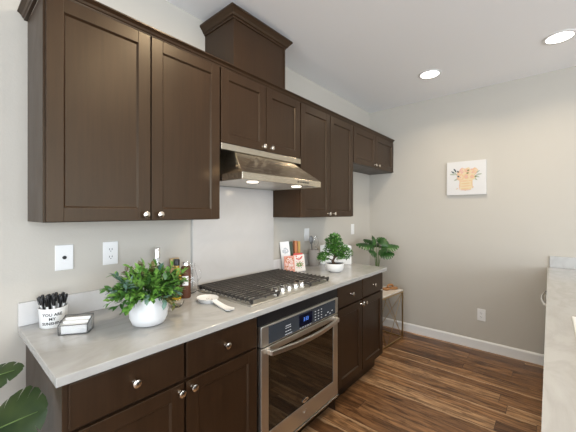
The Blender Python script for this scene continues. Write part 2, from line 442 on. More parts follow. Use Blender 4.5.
# oven housing
o = (0.856, 0, 0)
oh = thing('oven_cabinet', 'black edged cabinet housing around the built in oven', 'cabinet', o)
b = MB().box(0.856, 0.868, BY, -0.015, 0.0, CBOT-0.001).box(1.6285, 1.6355, BY, -0.015, 0.0, CBOT-0.001)
b.box(0.868, 1.6285, -0.55, -0.53, 0.0, 0.10)
b.box(0.868, 1.6285, BY, -0.015, 0.10, 0.112)
b.build('housing_panel', M_wood, oh, o)
MB().box(0.856, 1.6355, BF+0.002, BY, 0.815, 0.880).build('filler_strip', M_dark, oh, o, bevel=0.0015)

# ------------------------------------------------------------------ oven
o = (1.249, -0.3, 0.1125)
ov = thing('wall_oven', 'built in stainless oven with dark glass door and bowed handle below the cooktop', 'oven', o)
ox0, ox1 = 0.8714, 1.6262
MB().box(ox0+0.004, ox1-0.004, -0.597, -0.06, 0.114, 0.810).build('oven_body', M_burner, ov, o)
OF = -0.628
b = MB()
b.box(ox0, ox1, OF, -0.598, 0.702, 0.8125)
b.build('control_panel', M_steel, ov, o, bevel=0.004)
MB().box(ox0+0.055, ox1-0.038, OF-0.0015, OF+0.004, 0.708, 0.803).build('control_glass', M_panelglass, ov, o, bevel=0.001)
MB().box(1.185, 1.318, OF-0.0025, OF, 0.722, 0.795).build('display', M_screen, ov, o)
dg = MB()
for k, dx in enumerate((0.0, 0.020, 0.036)):
    x = 1.228+dx; hgt = 0.018
    for (a, c, d, e) in ((0, 0.012, 0, 0.0025), (0, 0.012, hgt/2, hgt/2+0.0025), (0, 0.012, hgt, hgt+0.0025), (0.0095, 0.012, 0, hgt)):
        dg.box(x+a*0.9, x+c*0.9, OF-0.0032, OF-0.0026, 0.750+d, 0.750+e)
dg.build('display_digits', M_digit, ov, o)
def marks(lst):
    bt = MB()
    for x, z, wd, h in lst: bt.box(x, x+wd, OF-0.0026, OF-0.0016, z, z+h)
    bt.build('button_print', M_mark, ov, o)
for k in range(3): marks([(1.060+k*0.018, 0.752, 0.013, 0.004)]); marks([(1.060+k*0.018, 0.733, 0.013, 0.004)])
marks([(1.062, 0.764, 0.046, 0.004)]); marks([(1.058, 0.716, 0.060, 0.004)])
for r in range(4):
    for c in range(3): marks([(1.345+c*0.034, 0.722+r*0.018, 0.012, 0.005)])
for k in range(4): marks([(1.462+k*0.026, 0.722+(k%2)*0.014, 0.015, 0.006)])
for k in range(5): marks([(1.19+k*0.025, 0.713, 0.014, 0.004)])
# door: stainless frame, dark window
dz0, dz1 = 0.128, 0.696; wx0, wx1, wz0, wz1 = 0.928, 1.566, 0.238, 0.662
b = MB(); b.box(ox0, wx0, OF, -0.598, dz0, dz1).box(wx1, ox1, OF, -0.598, dz0, dz1).box(wx0, wx1, OF, -0.598, dz0, wz0).box(wx0, wx1, OF, -0.598, wz1, dz1)
od = b.build('door', M_steel, ov, o, bevel=0.003)
MB().box(wx0+0.001, wx1-0.001, OF+0.001, -0.600, wz0+0.001, wz1-0.001).build('window', M_ovenglass, od, o, bevel=0.002)
hp = []
for k in range(21):
    u = k/20; x = 0.915+u*(1.585-0.915); bow = math.sin(PI*u)
    hp.append((x, OF-0.030-0.030*bow, 0.672-0.006*bow))
h = MB()
for i in range(len(hp)-1):
    (xa, ya, za), (xb, yb, zb2) = hp[i], hp[i+1]; t, hh = 0.008, 0.013
    h.hexa([(xa,ya-t,za-hh),(xb,yb-t,zb2-hh),(xb,yb+t,zb2-hh),(xa,ya+t,za-hh),(xa,ya-t,za+hh),(xb,yb-t,zb2+hh),(xb,yb+t,zb2+hh),(xa,ya+t,za+hh)])
bmesh.ops.remove_doubles(h.bm, verts=h.bm.verts, dist=1e-5)
h.box(0.912, 0.934, OF-0.028, OF, 0.659, 0.685).box(1.566, 1.588, OF-0.028, OF, 0.659, 0.685)
h.build('handle', M_handle, od, o, bevel=0.003)
lg = MB().lathe([(0, 0), (0.030, 0), (0.030, 0.003), (0.026, 0.004), (0, 0.004)], (1.247, OF+0.001, 0.262), 28, axis='-y', sy=0.42)
lb = lg.build('badge', M_chrome, od, o)
MB().box(1.231, 1.263, OF-0.0035, OF-0.0028, 0.260, 0.2645).build('badge_print', M_ink, lb, o)
st = MB()
for k in range(5):
    a = PI*2*k/5+0.3; st.tube([(1.243, OF-0.0006, 0.196), (1.243+0.016*math.cos(a), OF-0.0006, 0.196+0.014*math.sin(a))], 0.0012, 5)
st.build('etched_mark', M_chrome, od, o)
MB().box(ox0, ox1, OF-0.004, -0.598, 0.1135, 0.124).build('bottom_trim', M_chrome, ov, o, bevel=0.002)

# ------------------------------------------------------------------ countertops and splashes
ct = MB().box(0.0, 2.4406, -0.646, -0.0, CBOT, CT).build('countertop', M_quartz, bevel=0.003)
tag(ct, 'long pale quartz countertop under the wall cabinets, carrying the cooktop', 'countertop')
bs = MB().box(0.0, 0.8465, -0.019, -0.0005, CT+0.0005, 1.0156).build('backsplash', M_splash, bevel=0.0015)
tag(bs, 'low white backsplash strip behind the pen cup and bushy plant', 'backsplash', 'quartz backsplash pieces')
bs = MB().box(0.848, 1.606, -0.021, -0.0005, CT+0.0005, 1.594).build('backsplash', M_splash, bevel=0.0015)
bs.data.materials.clear(); bs.data.materials.append(make_quartz('pale_slab', (0.56,0.545,0.53), (0.47,0.455,0.435), 0.35))
tag(bs, 'tall pale stone slab behind the cooktop, reaching up to the hood', 'backsplash', 'quartz backsplash pieces')
bs = MB().box(1.6075, 2.4406, -0.019, -0.0005, CT+0.0005, 1.0156).build('backsplash', M_splash, bevel=0.0015)
tag(bs, 'low white backsplash strip behind the small books and bonsai', 'backsplash', 'quartz backsplash pieces')

# ------------------------------------------------------------------ gas cooktop
o = (1.225, -0.31, CT)
ck = thing('gas_cooktop', 'stainless gas cooktop with black cast iron grates and five knobs', 'cooktop', o)
cx0, cx1, cy0, cy1 = 0.846, 1.604, -0.580, -0.070
MB().box(cx0, cx1, cy0, cy1, CT+0.0005, CT+0.010).build('tray', M_steel, ck, o, bevel=0.004)
burners = [(0.975, -0.44, 0.036), (0.975, -0.19, 0.045), (1.225, -0.23, 0.055), (1.475, -0.19, 0.045), (1.475, -0.44, 0.040)]
for x, y, r in burners:
    bo = MB().lathe([(0, 0.010), (r+0.012, 0.010), (r+0.010, 0.016), (r, 0.018), (0, 0.018)], (x, y, CT), 28).build('burner', M_chrome, ck, o, smooth=40)
    MB().lathe([(0, 0.018), (r-0.004, 0.018), (r-0.004, 0.025), (r-0.010, 0.028), (0, 0.028)], (x, y, CT), 28).build('burner_cap', M_burner, bo, o, smooth=40)
def grate(x0, x1, y0, y1, nb):
    g = MB(); zt = CT+0.040; t = 0.0033
    def bar(a, b2, r=t, zz=zt, hh=0.010):
        (xa, ya), (xb, yb) = a, b2
        d = Vector((xb-xa, yb-ya, 0)).normalized(); nrm = Vector((-d.y, d.x, 0))*r
        P = [Vector((xa, ya, 0))-nrm, Vector((xb, yb, 0))-nrm, Vector((xb, yb, 0))+nrm, Vector((xa, ya, 0))+nrm]
        g.hexa([(p.x, p.y, zz-hh) for p in P]+[(p.x, p.y, zz) for p in P])
    # side rails, sitting lower, with the bars arching over them
    for x in (x0+0.006, x1-0.006): bar((x, y0), (x, y1), 0.006, zt-0.010)
    bar((0.5*(x0+x1), y0), (0.5*(x0+x1), y1), 0.004, zt-0.006)
    for k in range(nb):
        y = y0+0.006+(y1-y0-0.012)*k/(nb-1)
        bar((x0-0.006, y), (x1+0.006, y))
        for x in (x0-0.006, x1+0.006):      # turned down bar ends
            g.box(x-0.004, x+0.004, y-t, y+t, zt-0.022, zt-0.0005)
    for x in (x0+0.006, x1-0.006):
        for y in (y0+0.006, y1-0.006): g.box(x-0.006, x+0.006, y-0.006, y+0.006, CT+0.0102, zt-0.012)
    return g.build('grate', M_iron, ck, o, bevel=0.0015, seg=1)
grate(0.856, 1.072, -0.572, -0.082, 14)
grate(1.092, 1.358, -0.462, -0.082, 11)
grate(1.378, 1.594, -0.572, -0.082, 14)
for x in (1.098, 1.161, 1.225, 1.289, 1.352):
    kb = MB().lathe([(0, 0.010), (0.023, 0.010), (0.023, 0.014), (0.0195, 0.015), (0.0175, 0.034), (0.0155, 0.036), (0, 0.036)], (x, -0.515, CT), 24).build('control_knob', M_chrome, ck, o, smooth=40)
    MB().box(x-0.0035, x+0.0035, -0.531, -0.499, CT+0.036, CT+0.046).build('grip', M_chrome, kb, o, bevel=0.001)

# ------------------------------------------------------------------ opposite counter, right foreground
py0, py1 = -2.42, -1.750
sx0, sx1, sy0, sy1 = 0.98, 1.715, -2.28, -1.855
b = MB().box(0.20, sx0, py0, py1, CBOT, CT).box(sx1, XC-0.0005, py0, py1, CBOT, CT).box(sx0, sx1, sy1, py1, CBOT, CT).box(sx0, sx1, py0, sy0, CBOT, CT)
c2 = b.build('countertop', M_quartz); tag(c2, 'pale quartz countertop in the right foreground with the white sink', 'countertop')
b2 = MB().box(XC-0.020, XC-0.0005, py0, -1.764, CT+0.0005, 1.0156).build('backsplash', M_quartz, bevel=0.0015)
tag(b2, 'short stone backsplash on the beige wall at the end of the right foreground counter', 'backsplash', 'quartz backsplash pieces')
o = ((sx0+sx1)/2, (sy0+sy1)/2, 0.70)
sk = thing('sink', 'white drop in sink set in the right foreground counter', 'sink', o)
b = MB(); g = 0.012; rz = CT+0.009
b.box(sx0-0.012, sx1+0.010, sy1-0.018, sy1+0.011, CT+0.0005, rz).box(sx0-0.012, sx1+0.010, sy0-0.012, sy0+0.018, CT+0.0005, rz)
b.box(sx0-0.012, sx0+0.018, sy0+0.018, sy1-0.018, CT+0.0005, rz).box(sx1-0.018, sx1+0.010, sy0+0.018, sy1-0.018, CT+0.0005, rz)
b.build('rim', M_ceramic, sk, o, bevel=0.003)
b = MB(); b.box(sx0+0.004, sx0+g, sy0+0.004, sy1-0.004, 0.715, CT); b.box(sx1-g, sx1-0.004, sy0+0.004, sy1-0.004, 0.715, CT)
b.box(sx0+g, sx1-g, sy0+0.004, sy0+g, 0.715, CT); b.box(sx0+g, sx1-g, sy1-g, sy1-0.004, 0.715, CT); b.box(sx0+0.004, sx1-0.004, sy0+0.004, sy1-0.004, 0.705, 0.715)
b.build('basin', mat('brushed_sink_basin', (0.45,0.47,0.50), 0.3, 0.9), sk, o)
def opp_cab(label, xa, xb):
    r = thing('base_cabinet', label, 'cabinet', (xb, -1.78-0.0, 0), PI, 'base cabinets under the foreground counter')
    wd = xb-xa
    MB().box(0, wd, 0.020, 0.60, 0.10, 0.70).box(0, wd, 0.020, 0.04, 0.70, CBOT-0.001).box(0, wd, 0.085, 0.60, 0.0, 0.10).box(0, 0.016, 0.04, 0.60, 0.70, CBOT-0.001).box(wd-0.016, wd, 0.04, 0.60, 0.70, CBOT-0.001).build('body', M_wood, r)
    shaker(r, 0.006, wd-0.006, 0.125, 0.86, 0.0, (0.05, 0.79))
opp_cab('dark base cabinet hidden under the sink of the foreground counter', 0.90, 1.80)
opp_cab('dark base cabinet under the foreground counter next to the sink cabinet', 1.802, 2.30)
opp_cab('dark base cabinet under the foreground counter against the beige wall', 2.912, 3.43)
opp_cab('dark base cabinet under the near end of the foreground counter', 0.25, 0.898)
dw = thing('dishwasher', 'stainless dishwasher under the foreground counter, only its bowed handle showing', 'dishwasher', (2.908, -1.78, 0), PI)
MB().box(0.0, 0.604, 0.022, 0.58, 0.10, CBOT-0.002).box(0.0, 0.604, 0.09, 0.58, 0.0, 0.10).build('body', M_burner, dw)
MB().box(0.003, 0.601, 0.0, 0.021, 0.11, 0.872).build('door', M_steel, dw, bevel=0.003)
hp = [(0.03, 0.0, 0.80)]+[(0.03+0.544*k/16, -0.020-0.038*math.sin(PI*k/16)**0.7, 0.80) for k in range(1, 16)]+[(0.574, 0.0, 0.80)]
MB().tube(hp, 0.010, 10).build('handle', M_chrome, dw, smooth=60)

# ------------------------------------------------------------------ ceiling lights
def can(x, y, label, watts=LAMP_W, spread=140):
    o = (x, y, H)
    r = thing('ceiling_light', label, 'ceiling light', o, 0, 'recessed ceiling lights')
    MB().lathe([(0.078, -0.0005), (0.098, -0.0005), (0.098, -0.004), (0.092, -0.007), (0.078, -0.006)], o, 40).build('trim_ring', M_trim, r, o, smooth=40)
    MB().lathe([(0, -0.0005), (0.078, -0.0005), (0.078, -0.004), (0, -0.005)], o, 40).build('lens', M_lamp, r, o)
    l = bpy.data.lights.new('lamp_light', 'AREA'); l.shape = 'DISK'; l.size = 0.15; l.energy = watts; l.spread = math.radians(spread); l.color = (1.0, 0.84, 0.62)
    lo = bpy.data.objects.new('lamp_light', l); C.objects.link(lo); lo.parent = r; lo.location = (0, 0, -0.012)
    return r
can(2.765, -0.92, 'round recessed ceiling light nearest the wall cabinets')
can(2.752, -1.82, 'round recessed ceiling light above the right foreground counter')
can(0.75, -0.92, 'round recessed ceiling light over the floor in front of the left cabinets', NEAR_LAMP_W, 174)
can(0.75, -1.82, 'round recessed ceiling light over the near end of the foreground counter', NEAR_LAMP_W, 174)

# ------------------------------------------------------------------ outlets and plates
def plate(name, label, cat, loc, rz, kind, grp=None):
    r = thing(name, label, cat, loc, rz, grp)
    MB().box(-0.0365, 0.0365, -0.006, -0.0003, -0.0605, 0.0605).build('cover_plate', M_plastic, r, bevel=0.003)
    if kind == 'duplex':
        for z in (-0.0195, 0.0195):
            f = MB().lathe([(0, 0), (0.0165, 0), (0.0165, 0.0015), (0, 0.0015)], (0, -0.006, z), 20, axis='-y', sy=0.86).build('receptacle', M_ceramic, r)
            MB().box(-0.0075, -0.0050, -0.0082, -0.0074, z-0.003, z+0.006).box(0.0050, 0.0075, -0.0082, -0.0074, z-0.003, z+0.006).box(-0.002, 0.002, -0.0082, -0.0074, z-0.011, z-0.007).build('slot', M_ink, f)
    elif kind == 'jack':
        MB().lathe([(0, 0), (0.0085, 0), (0.0085, 0.003), (0.004, 0.004), (0, 0.004)], (0, -0.006, 0), 16, axis='-y').build('jack', M_ink, r)
    else:
        MB().box(-0.0165, 0.0165, -0.0085, -0.006, -0.033, 0.033).build('rocker', M_ceramic, r, bevel=0.001)
    return r
plate('wall_plate', 'white wall plate with one black jack hole, left of the duplex outlet', 'wall plate', (0.168, 0, 1.196), 0, 'jack')
plate('wall_outlet', 'white duplex outlet on the back wall above the bushy plant', 'outlet', (0.370, 0, 1.197), 0, 'duplex', 'white wall outlets')
plate('wall_outlet', 'small white rocker plate on the back wall above the little books', 'outlet', (2.086, 0, 1.200), 0, 'rocker', 'white wall outlets')
plate('wall_outlet', 'small white rocker plate on the back wall near the room corner, above the white sign', 'outlet', (2.978, 0, 1.216), 0, 'rocker', 'white wall outlets')
plate('wall_outlet', 'white duplex outlet low on the beige wall above the baseboard', 'outlet', (XC, -1.232, 0.358), -PI/2, 'duplex', 'white wall outlets')

# ------------------------------------------------------------------ canvas picture
o = (XC, -1.095, 1.776)
pc = thing('canvas_picture', 'small white canvas painting of peach flowers in a basket on the beige wall', 'picture', o, -PI/2)
MB().box(-0.182, 0.182, -0.024, -0.001, -0.178, 0.178).build('canvas', mat('white_canvas', (0.66,0.65,0.64), 0.8), pc, bevel=0.003)
PM = [mat('paint_'+n, c, 0.85) for n, c in (('peach', (0.68,0.44,0.29)), ('cream', (0.68,0.56,0.36)), ('rose', (0.66,0.40,0.34)), ('olive', (0.22,0.24,0.10)), ('ink_grey', (0.06,0.08,0.09)), ('sage', (0.38,0.42,0.33)), ('tan', (0.66,0.46,0.28)))]
b = MB(); rr = random.Random(5); zc = [0]
def blob(x, z, r, mi, sq=1.0, rot=0.0, n=11):
    zc[0] += 0.00004
    pts = []
    for k in range(n):
        a = 2*PI*k/n; q = r*(0.85+0.3*rr.random())
        u, v = q*math.cos(a), q*sq*math.sin(a)
        pts.append((x+u*math.cos(rot)-v*math.sin(rot), -0.0243-zc[0], z+u*math.sin(rot)+v*math.cos(rot)))
    b.face(pts, mi)
b.face([(-0.062, -0.0242, -0.015), (-0.050, -0.0242, -0.125), (0.050, -0.0242, -0.125), (0.066, -0.0242, -0.015)], 1)
for k in range(4): blob(0.0, -0.03-0.027*k, 0.058-0.004*k, 6 if k % 2 else 0, 0.10, 0.05)
blob(0.0, -0.125, 0.052, 2, 0.10); blob(-0.056, -0.07, 0.05, 0, 0.10, 1.5); blob(0.058, -0.06, 0.05, 6, 0.10, 1.6)
for x, z, rot in ((-0.115,0.065,2.6),(-0.10,0.085,2.1),(-0.125,0.045,3.0),(-0.095,0.05,2.4)): blob(x, z, 0.026, 4 if z > 0.06 else 5, 0.28, rot)
for x, z, rot in ((0.105,0.055,0.6),(0.12,0.03,0.2),(0.10,0.01,-0.4),(0.085,-0.01,-0.8),(-0.085,-0.01,3.6)): blob(x, z, 0.026, 5, 0.3, rot)
for x, z, r_, mi in ((-0.035,0.055,0.042,0),(0.062,0.055,0.042,2),(0.012,0.075,0.036,1),(0.005,0.015,0.045,1),(-0.05,0.01,0.034,0),(0.055,0.01,0.034,1),(-0.03,0.085,0.026,2),(0.085,0.075,0.026,0)):
    blob(x, z, r_, mi); blob(x+0.004, z, r_*0.62, 1 if mi != 1 else 0); blob(x, z-0.002, r_*0.28, 2)
for x, z in ((-0.072,0.07),(-0.068,0.02),(0.018,0.05),(0.022,0.078),(0.09,0.01)): blob(x, z, 0.012, 3 if x > 0 else 4, 0.7, x*9)
for x, z in ((-0.08,-0.11),(0.0,-0.128),(0.065,-0.10)): blob(x, z, 0.012, 6, 0.4, 0.5)
b.build('painted_flowers', PM, pc)

# ------------------------------------------------------------------ leaves
def leaf(b, base, d, up, L, W, mi=0, droop=0.3, fold=0.25, n=4):
    d = Vector(d).normalized(); up = Vector(up)
    s = d.cross(up)
    if s.length < 1e-4: s = d.orthogonal()
    s.normalize(); nrm = s.cross(d).normalized()
    mid, lf, rt = [], [], []
    for i in range(n+1):
        t = i/n
        p = Vector(base)+d*(L*t) - nrm*(droop*L*t*t)
        wv = W*0.5*math.sin(PI*min(1, t*0.92+0.06))**0.8 if i < n else 0.0
        mid.append(b.bm.verts.new(p))
        lf.append(b.bm.verts.new(p+s*wv+nrm*wv*fold) if wv else mid[-1]); rt.append(b.bm.verts.new(p-s*wv+nrm*wv*fold) if wv else mid[-1])
    for i in range(n):
        for side in (lf, rt):
            q = [mid[i], mid[i+1]] + ([side[i+1]] if side[i+1] is not mid[i+1] else []) + ([side[i]] if side[i] is not mid[i] else [])
            if len(q) > 2: b._f(q, mi)
def split_leaf(b, base, d, up, L, W, lobes=7, mi=0, droop=0.3, cup=-0.15, notch=0.45, gapw=0.30, end=0.28):
    d = Vector(d).normalized(); s = d.cross(Vector(up)).normalized(); nrm = s.cross(d).normalized(); base = Vector(base)
    def P(t, u, side):      # t along midrib, u out 0..1 of half width
        hw = W*0.5*(math.sin(PI*min(1, max(0, 0.16+0.84*t)))**0.75)
        q = base+d*(L*(t+0.10*u-0.16*u*(1-t)*(1 if t < 0.3 else 0.2)))
        x = hw*u
        return q + s*side*x - nrm*(droop*L*t*t) + nrm*(cup*x*u + 0.18*x*(1-u))
    m = 5
    for side in (1, -1):
        for i in range(lobes):
            t0, t1 = i/lobes, (i+1)/lobes
            rows = []
            for k in range(m+1):
                u = k/m
                g = 0 if u < notch else gapw*(u-notch)/(1-notch)
                a, c = t0+(t1-t0)*g*0.55, t1-(t1-t0)*g*0.55
                if k == m: mm = (a+c)/2; hwid = (c-a)*end; a = mm-hwid; c = mm+hwid
                rows.append([b.bm.verts.new(P(a, u, side)), b.bm.verts.new(P((a+c)/2, u*1.04, side)), b.bm.verts.new(P(c, u, side))])
            for k in range(m):
                for j in range(2): b._f([rows[k][j], rows[k][j+1], rows[k+1][j+1], rows[k+1][j]], mi)
    bmesh.ops.remove_doubles(b.bm, verts=b.bm.verts, dist=1e-5)

# bushy plant in a white pot
o = (0.392, -0.398, CT+0.0005)
bp = thing('potted_plant', 'bushy green plant in a rounded white pot on the left counter', 'plant', o)
MB().lathe([(0, 0), (0.052, 0), (0.067, 0.006), (0.078, 0.032), (0.0805, 0.068), (0.075, 0.108), (0.069, 0.122), (0.066, 0.122), (0.066, 0.108), (0, 0.108)], (0,0,0), 40).build('pot', M_ceramic_dim, bp, smooth=50)
MB().lathe([(0, 0.112), (0.0655, 0.112), (0.0655, 0.1085), (0, 0.1085)], (0,0,0), 24).build('soil', M_soil, bp)
rr = random.Random(4); st = MB(); fo = MB()
for k in range(150):
    a = rr.random()*2*PI; el = math.radians(rr.choice([rr.uniform(-22, 15), rr.uniform(5, 50), rr.uniform(35, 88)]))
    L = rr.uniform(0.075, 0.138)*(1.14 if el > 0.65 else 1.0)
    d = Vector((math.cos(a)*math.cos(el), math.sin(a)*math.cos(el), math.sin(el)))
    p0 = Vector((0.050*math.cos(a)*rr.random(), 0.050*math.sin(a)*rr.random(), 0.113))
    sag = max(0.0, 0.6-el)*0.030
    pts = [p0+d*L*t+Vector((0, 0, 0.045*min(1, t*2.2)*(1 if el < 0.3 else 0.4)-sag*t*t)) for t in (0, 0.35, 0.7, 1.0)]
    st.tube(pts, [0.0016, 0.0014, 0.0011, 0.0008], 5)
    mi = rr.choices([0, 1, 2, 3], [6.5, 2.6, 2.4, 0.5])[0]
    if el > 0.95 and rr.random() < 0.35: mi = rr.choice([3, 1])
    for j in range(10):
        t = 0.35+0.65*j/9
        q = pts[1].lerp(pts[2], (t-0.35)/0.35) if t < 0.7 else pts[2].lerp(pts[3], (t-0.7)/0.3)
        ax = (d+Vector((rr.uniform(-1, 1), rr.uniform(-1, 1), rr.uniform(-0.5, 0.9)))*0.95)
        if q.length > 0 and q.x*q.x+q.y*q.y < 0.0066 and q.z < 0.125: continue
        leaf(fo, q, ax, Vector((rr.uniform(-.5,.5), rr.uniform(-.5,.5), 1)), rr.uniform(0.024, 0.038), rr.uniform(0.014, 0.022), mi, 0.25, 0.3, 3)
st.build('stems', M_stem, bp)
fo.build('foliage', [M_leafA, M_leafB, M_leafC, M_leafR], bp, smooth=60)

# bonsai
o = (1.965, -0.390, CT+0.0005)
bn = thing('bonsai', 'small bonsai tree in a white bowl near the right end of the counter', 'plant', o)
MB().lathe([(0, 0), (0.046, 0), (0.066, 0.014), (0.076, 0.042), (0.078, 0.070), (0.073, 0.072), (0.070, 0.060), (0, 0.056)], (0,0,0), 40).build('bowl', M_ceramic, bn, smooth=50)
MB().lathe([(0, 0.067), (0.040, 0.066), (0.0715, 0.063), (0.069, 0.0605), (0, 0.0602)], (0,0,0), 24).build('soil', M_soil, bn, smooth=50)
vr = Vector((math.cos(YAW), -math.sin(YAW), 0)); vd = Vector((math.sin(YAW), math.cos(YAW), 0)); UPV = Vector((0, 0, 1))
def V(r, u, d=0.0): return vr*r+UPV*u+vd*d
tr = MB()
tr.tube([V(0.0, 0.060), V(-0.018, 0.085), V(-0.002, 0.115, 0.008), V(0.004, 0.16), V(-0.010, 0.22, -0.006), V(-0.004, 0.285)], [0.016, 0.012, 0.0095, 0.008, 0.006, 0.003], 8)
tr.tube([V(-0.012, 0.09), V(-0.050, 0.108), V(-0.105, 0.120, -0.01)], [0.007, 0.005, 0.003], 6)
tr.tube([V(0.0, 0.12), V(0.045, 0.135, 0.01), V(0.095, 0.14)], [0.006, 0.005, 0.003], 6)
tr.build('trunk', M_trunk, bn, smooth=60)
rr = random.Random(9); fo = MB()
for (r_, u, dd, R, hh, n) in ((-0.105,0.118,0,0.058,0.030,240),(-0.125,0.098,0,0.042,0.022,110),(0.095,0.145,0,0.072,0.048,430),(0.045,0.110,0.02,0.045,0.026,130),(-0.045,0.170,0.01,0.062,0.042,300),(0.040,0.190,-0.01,0.080,0.046,430),(0.030,0.150,0.03,0.075,0.040,330),(-0.015,0.215,0.02,0.075,0.040,300),(-0.012,0.245,0,0.080,0.042,430),(0.000,0.288,0,0.052,0.028,230)):
    for k in range(n):
        while True:
            x, y, z = rr.uniform(-1, 1), rr.uniform(-1, 1), rr.uniform(-1, 1)
            q = x*x+y*y+z*z
            if 0.25 < q < 1: break
        p = V((r_+x*R)*0.88, 0.02+(u+z*hh)*0.94, dd+y*R*0.85)
        leaf(fo, p, Vector((x+rr.uniform(-.6,.6), y+rr.uniform(-.6,.6), z+rr.uniform(-.2,.9))), Vector((rr.uniform(-1,1), rr.uniform(-1,1), 1)), rr.uniform(0.014, 0.024), rr.uniform(0.007, 0.011), 0 if rr.random() < 0.68 else 1, 0.1, 0.2, 2)
fo.build('foliage', [M_bonsaiA, M_bonsaiB], bn)

# white house-shaped sign behind the bonsai, facing the room
o = (2.285, -0.200, CT+0.0005)
sg = thing('sign_block', 'white house shaped sign with grey scribble standing behind the bonsai', 'sign', o, -YAW)
b = MB(); hw = 0.150; pr_ = [(-hw, 0), (hw, 0), (hw, 0.176), (0.085, 0.196), (-0.085, 0.196), (-hw, 0.176)]
fa = [(x, -0.017, z) for x, z in pr_]; bk = [(x, 0.017, z) for x, z in pr_]
b.face(fa); b.face(list(reversed(bk)))
for k in range(6): b.face([fa[(k+1)%6], fa[k], bk[k], bk[(k+1)%6]])
bmesh.ops.remove_doubles(b.bm, verts=b.bm.verts, dist=1e-5)
b.build('board', M_ceramic, sg, bevel=0.003)
sc = MB(); rr = random.Random(2)
for row, (x0_, x1_) in enumerate(((0.075, 0.130), (0.060, 0.125), (0.068, 0.118))):
    pts = [(x0_+(x1_-x0_)*k/22, -0.0178, 0.098-0.020*row+0.006*math.sin(k*1.7+row)+0.003*math.cos(k*0.9)) for k in range(23)]
    sc.tube(pts, 0.0016, 5)
sc.build('painted_scribble', M_pewter, sg)

# taupe crock with dark spoon and whisk, behind the bonsai
o = (2.100, -0.075, CT+0.0005)
MB_ = MB().lathe([(0, 0), (0.046, 0), (0.050, 0.006), (0.050, 0.142), (0.046, 0.147), (0.043, 0.142), (0.043, 0.010), (0, 0.010)], (0,0,0), 32)
uc = thing('utensil_crock', 'taupe utensil crock at the back of the counter left of the bonsai', 'crock', o)
MB_.build('crock_body', M_taupe, uc, smooth=50)
sp = thing('cooking_spoon', 'dark grey cooking spoon standing in the taupe crock', 'spoon', (2.082, -0.075, CT+0.012))
b = MB(); b.tube([(0.006, 0, 0.0), (-0.010, 0.006, 0.19)], [0.004, 0.005], 8)
b.build('shaft', M_pewter, sp, smooth=60)
b = MB().ico((0, 0, 0), 1.0, 3, (0.021, 0.007, 0.040)); b.build('spoon_bowl', M_pewter, sp, smooth=80, M=Matrix.Translation((-0.014, 0.008, 0.228)) @ Matrix.Rotation(-0.7, 4, 'Z'))
wk = thing('whisk', 'wire balloon whisk standing in the taupe crock', 'whisk', (2.120, -0.082, CT+0.012))
MB().tube([(0, 0, 0), (0.006, -0.004, 0.150)], [0.005, 0.006], 8).build('handle', M_nickel, wk, smooth=60)
b = MB()
for k in range(5):
    a = PI*k/5; c, s = math.cos(a), math.sin(a)
    pts = []
    for j in range(17):
        t = j/16; ph = -PI/2*0+PI*2*t
        w_ = 0.032*math.sin(PI*t)**0.8*(1 if t <= 0.5 else 1)
        zz = 0.150+0.105*math.sin(PI*t/1.0)**0.5 if False else 0
        ang = PI*t
        x = 0.034*math.sin(2*ang)*0.9 if False else 0.034*math.cos(ang)*math.sin(ang)**0.4
        z = 0.150+0.110*math.sin(ang)**0.8
        pts.append((0.006+x*c, -0.004+x*s, z))
    b.tube(pts, 0.0012, 5)
b.build('wire_loops', M_chrome, wk)

# ------------------------------------------------------------------ little books right of the cooktop
RB = -0.30
def book(name, label, x, y, w_, d_, h_, rz, lean, mats, roll=0.0, cat='book', art=None, grp='little books beside the cooktop'):
    r = thing(name, label, cat, (x, y, CT+0.0008), 0, grp)
    r.rotation_euler = Euler((lean, roll, rz), 'XYZ')
    t = 0.0018
    MB().box(-w_/2, w_/2, 0, t, 0, h_).box(-w_/2, w_/2, d_-t, d_, 0, h_).box(-w_/2, -w_/2+t, t, d_-t, 0, h_).build('cover', mats[0], r)
    MB().box(-w_/2+t, w_/2-0.002, t, d_-t, 0.002, h_-0.002).build('pages', M_paper, r)
    if art:
        b = MB(); q = random.Random(art[0])
        for (cx, cz, R, n, mi) in art[1]:
            for k in range(n):
                a = q.random()*2*PI; rad = R*math.sqrt(q.random()); px, pz = cx+rad*math.cos(a), cz+rad*math.sin(a)
                if abs(px) > w_/2-0.008 or not 0.008 < pz < h_-0.008: continue
                s = q.uniform(0.004, 0.008); yy = -0.0003-0.00002*(len(b.bm.faces))
                b.face([(px+s*math.cos(2*PI*j/6), yy, pz+s*0.8*math.sin(2*PI*j/6)) for j in range(6)], mi)
        b.build('cover_art', mats[1:], r)
    return r
mo = mat('orange_cover', (0.50,0.17,0.05), 0.5); mg = mat('dark_green_cover', (0.03,0.05,0.02), 0.5); mr = mat('coral_cover', (0.70,0.30,0.22), 0.6)
mred = mat('red_cover', (0.60,0.07,0.05), 0.5); mcream = mat('cream_cover', (0.80,0.74,0.68), 0.6); mgrey = mat('grey_ink_art', (0.50,0.53,0.55), 0.7); mgr = mat('green_art', (0.16,0.26,0.08), 0.7); mpk = mat('pink_art', (0.72,0.45,0.40), 0.7); myel = mat('mustard_cover', (0.50,0.30,0.06), 0.5)
book('book', 'white covered little book with grey drawing leaning behind the coral floral book', 1.722, -0.075, 0.080, 0.016, 0.250, RB-0.35, -0.10, [M_paper, mgrey], -0.10, art=(3, [(0.0, 0.17, 0.024, 26, 0)]))
book('book', 'dark green little book between the white book and the orange book', 1.778, -0.084, 0.022, 0.050, 0.246, RB-0.30, -0.08, [mg], -0.05)
book('book', 'orange spined little book at the back right of the group', 1.812, -0.100, 0.024, 0.050, 0.250, RB-0.30, -0.07, [mo])
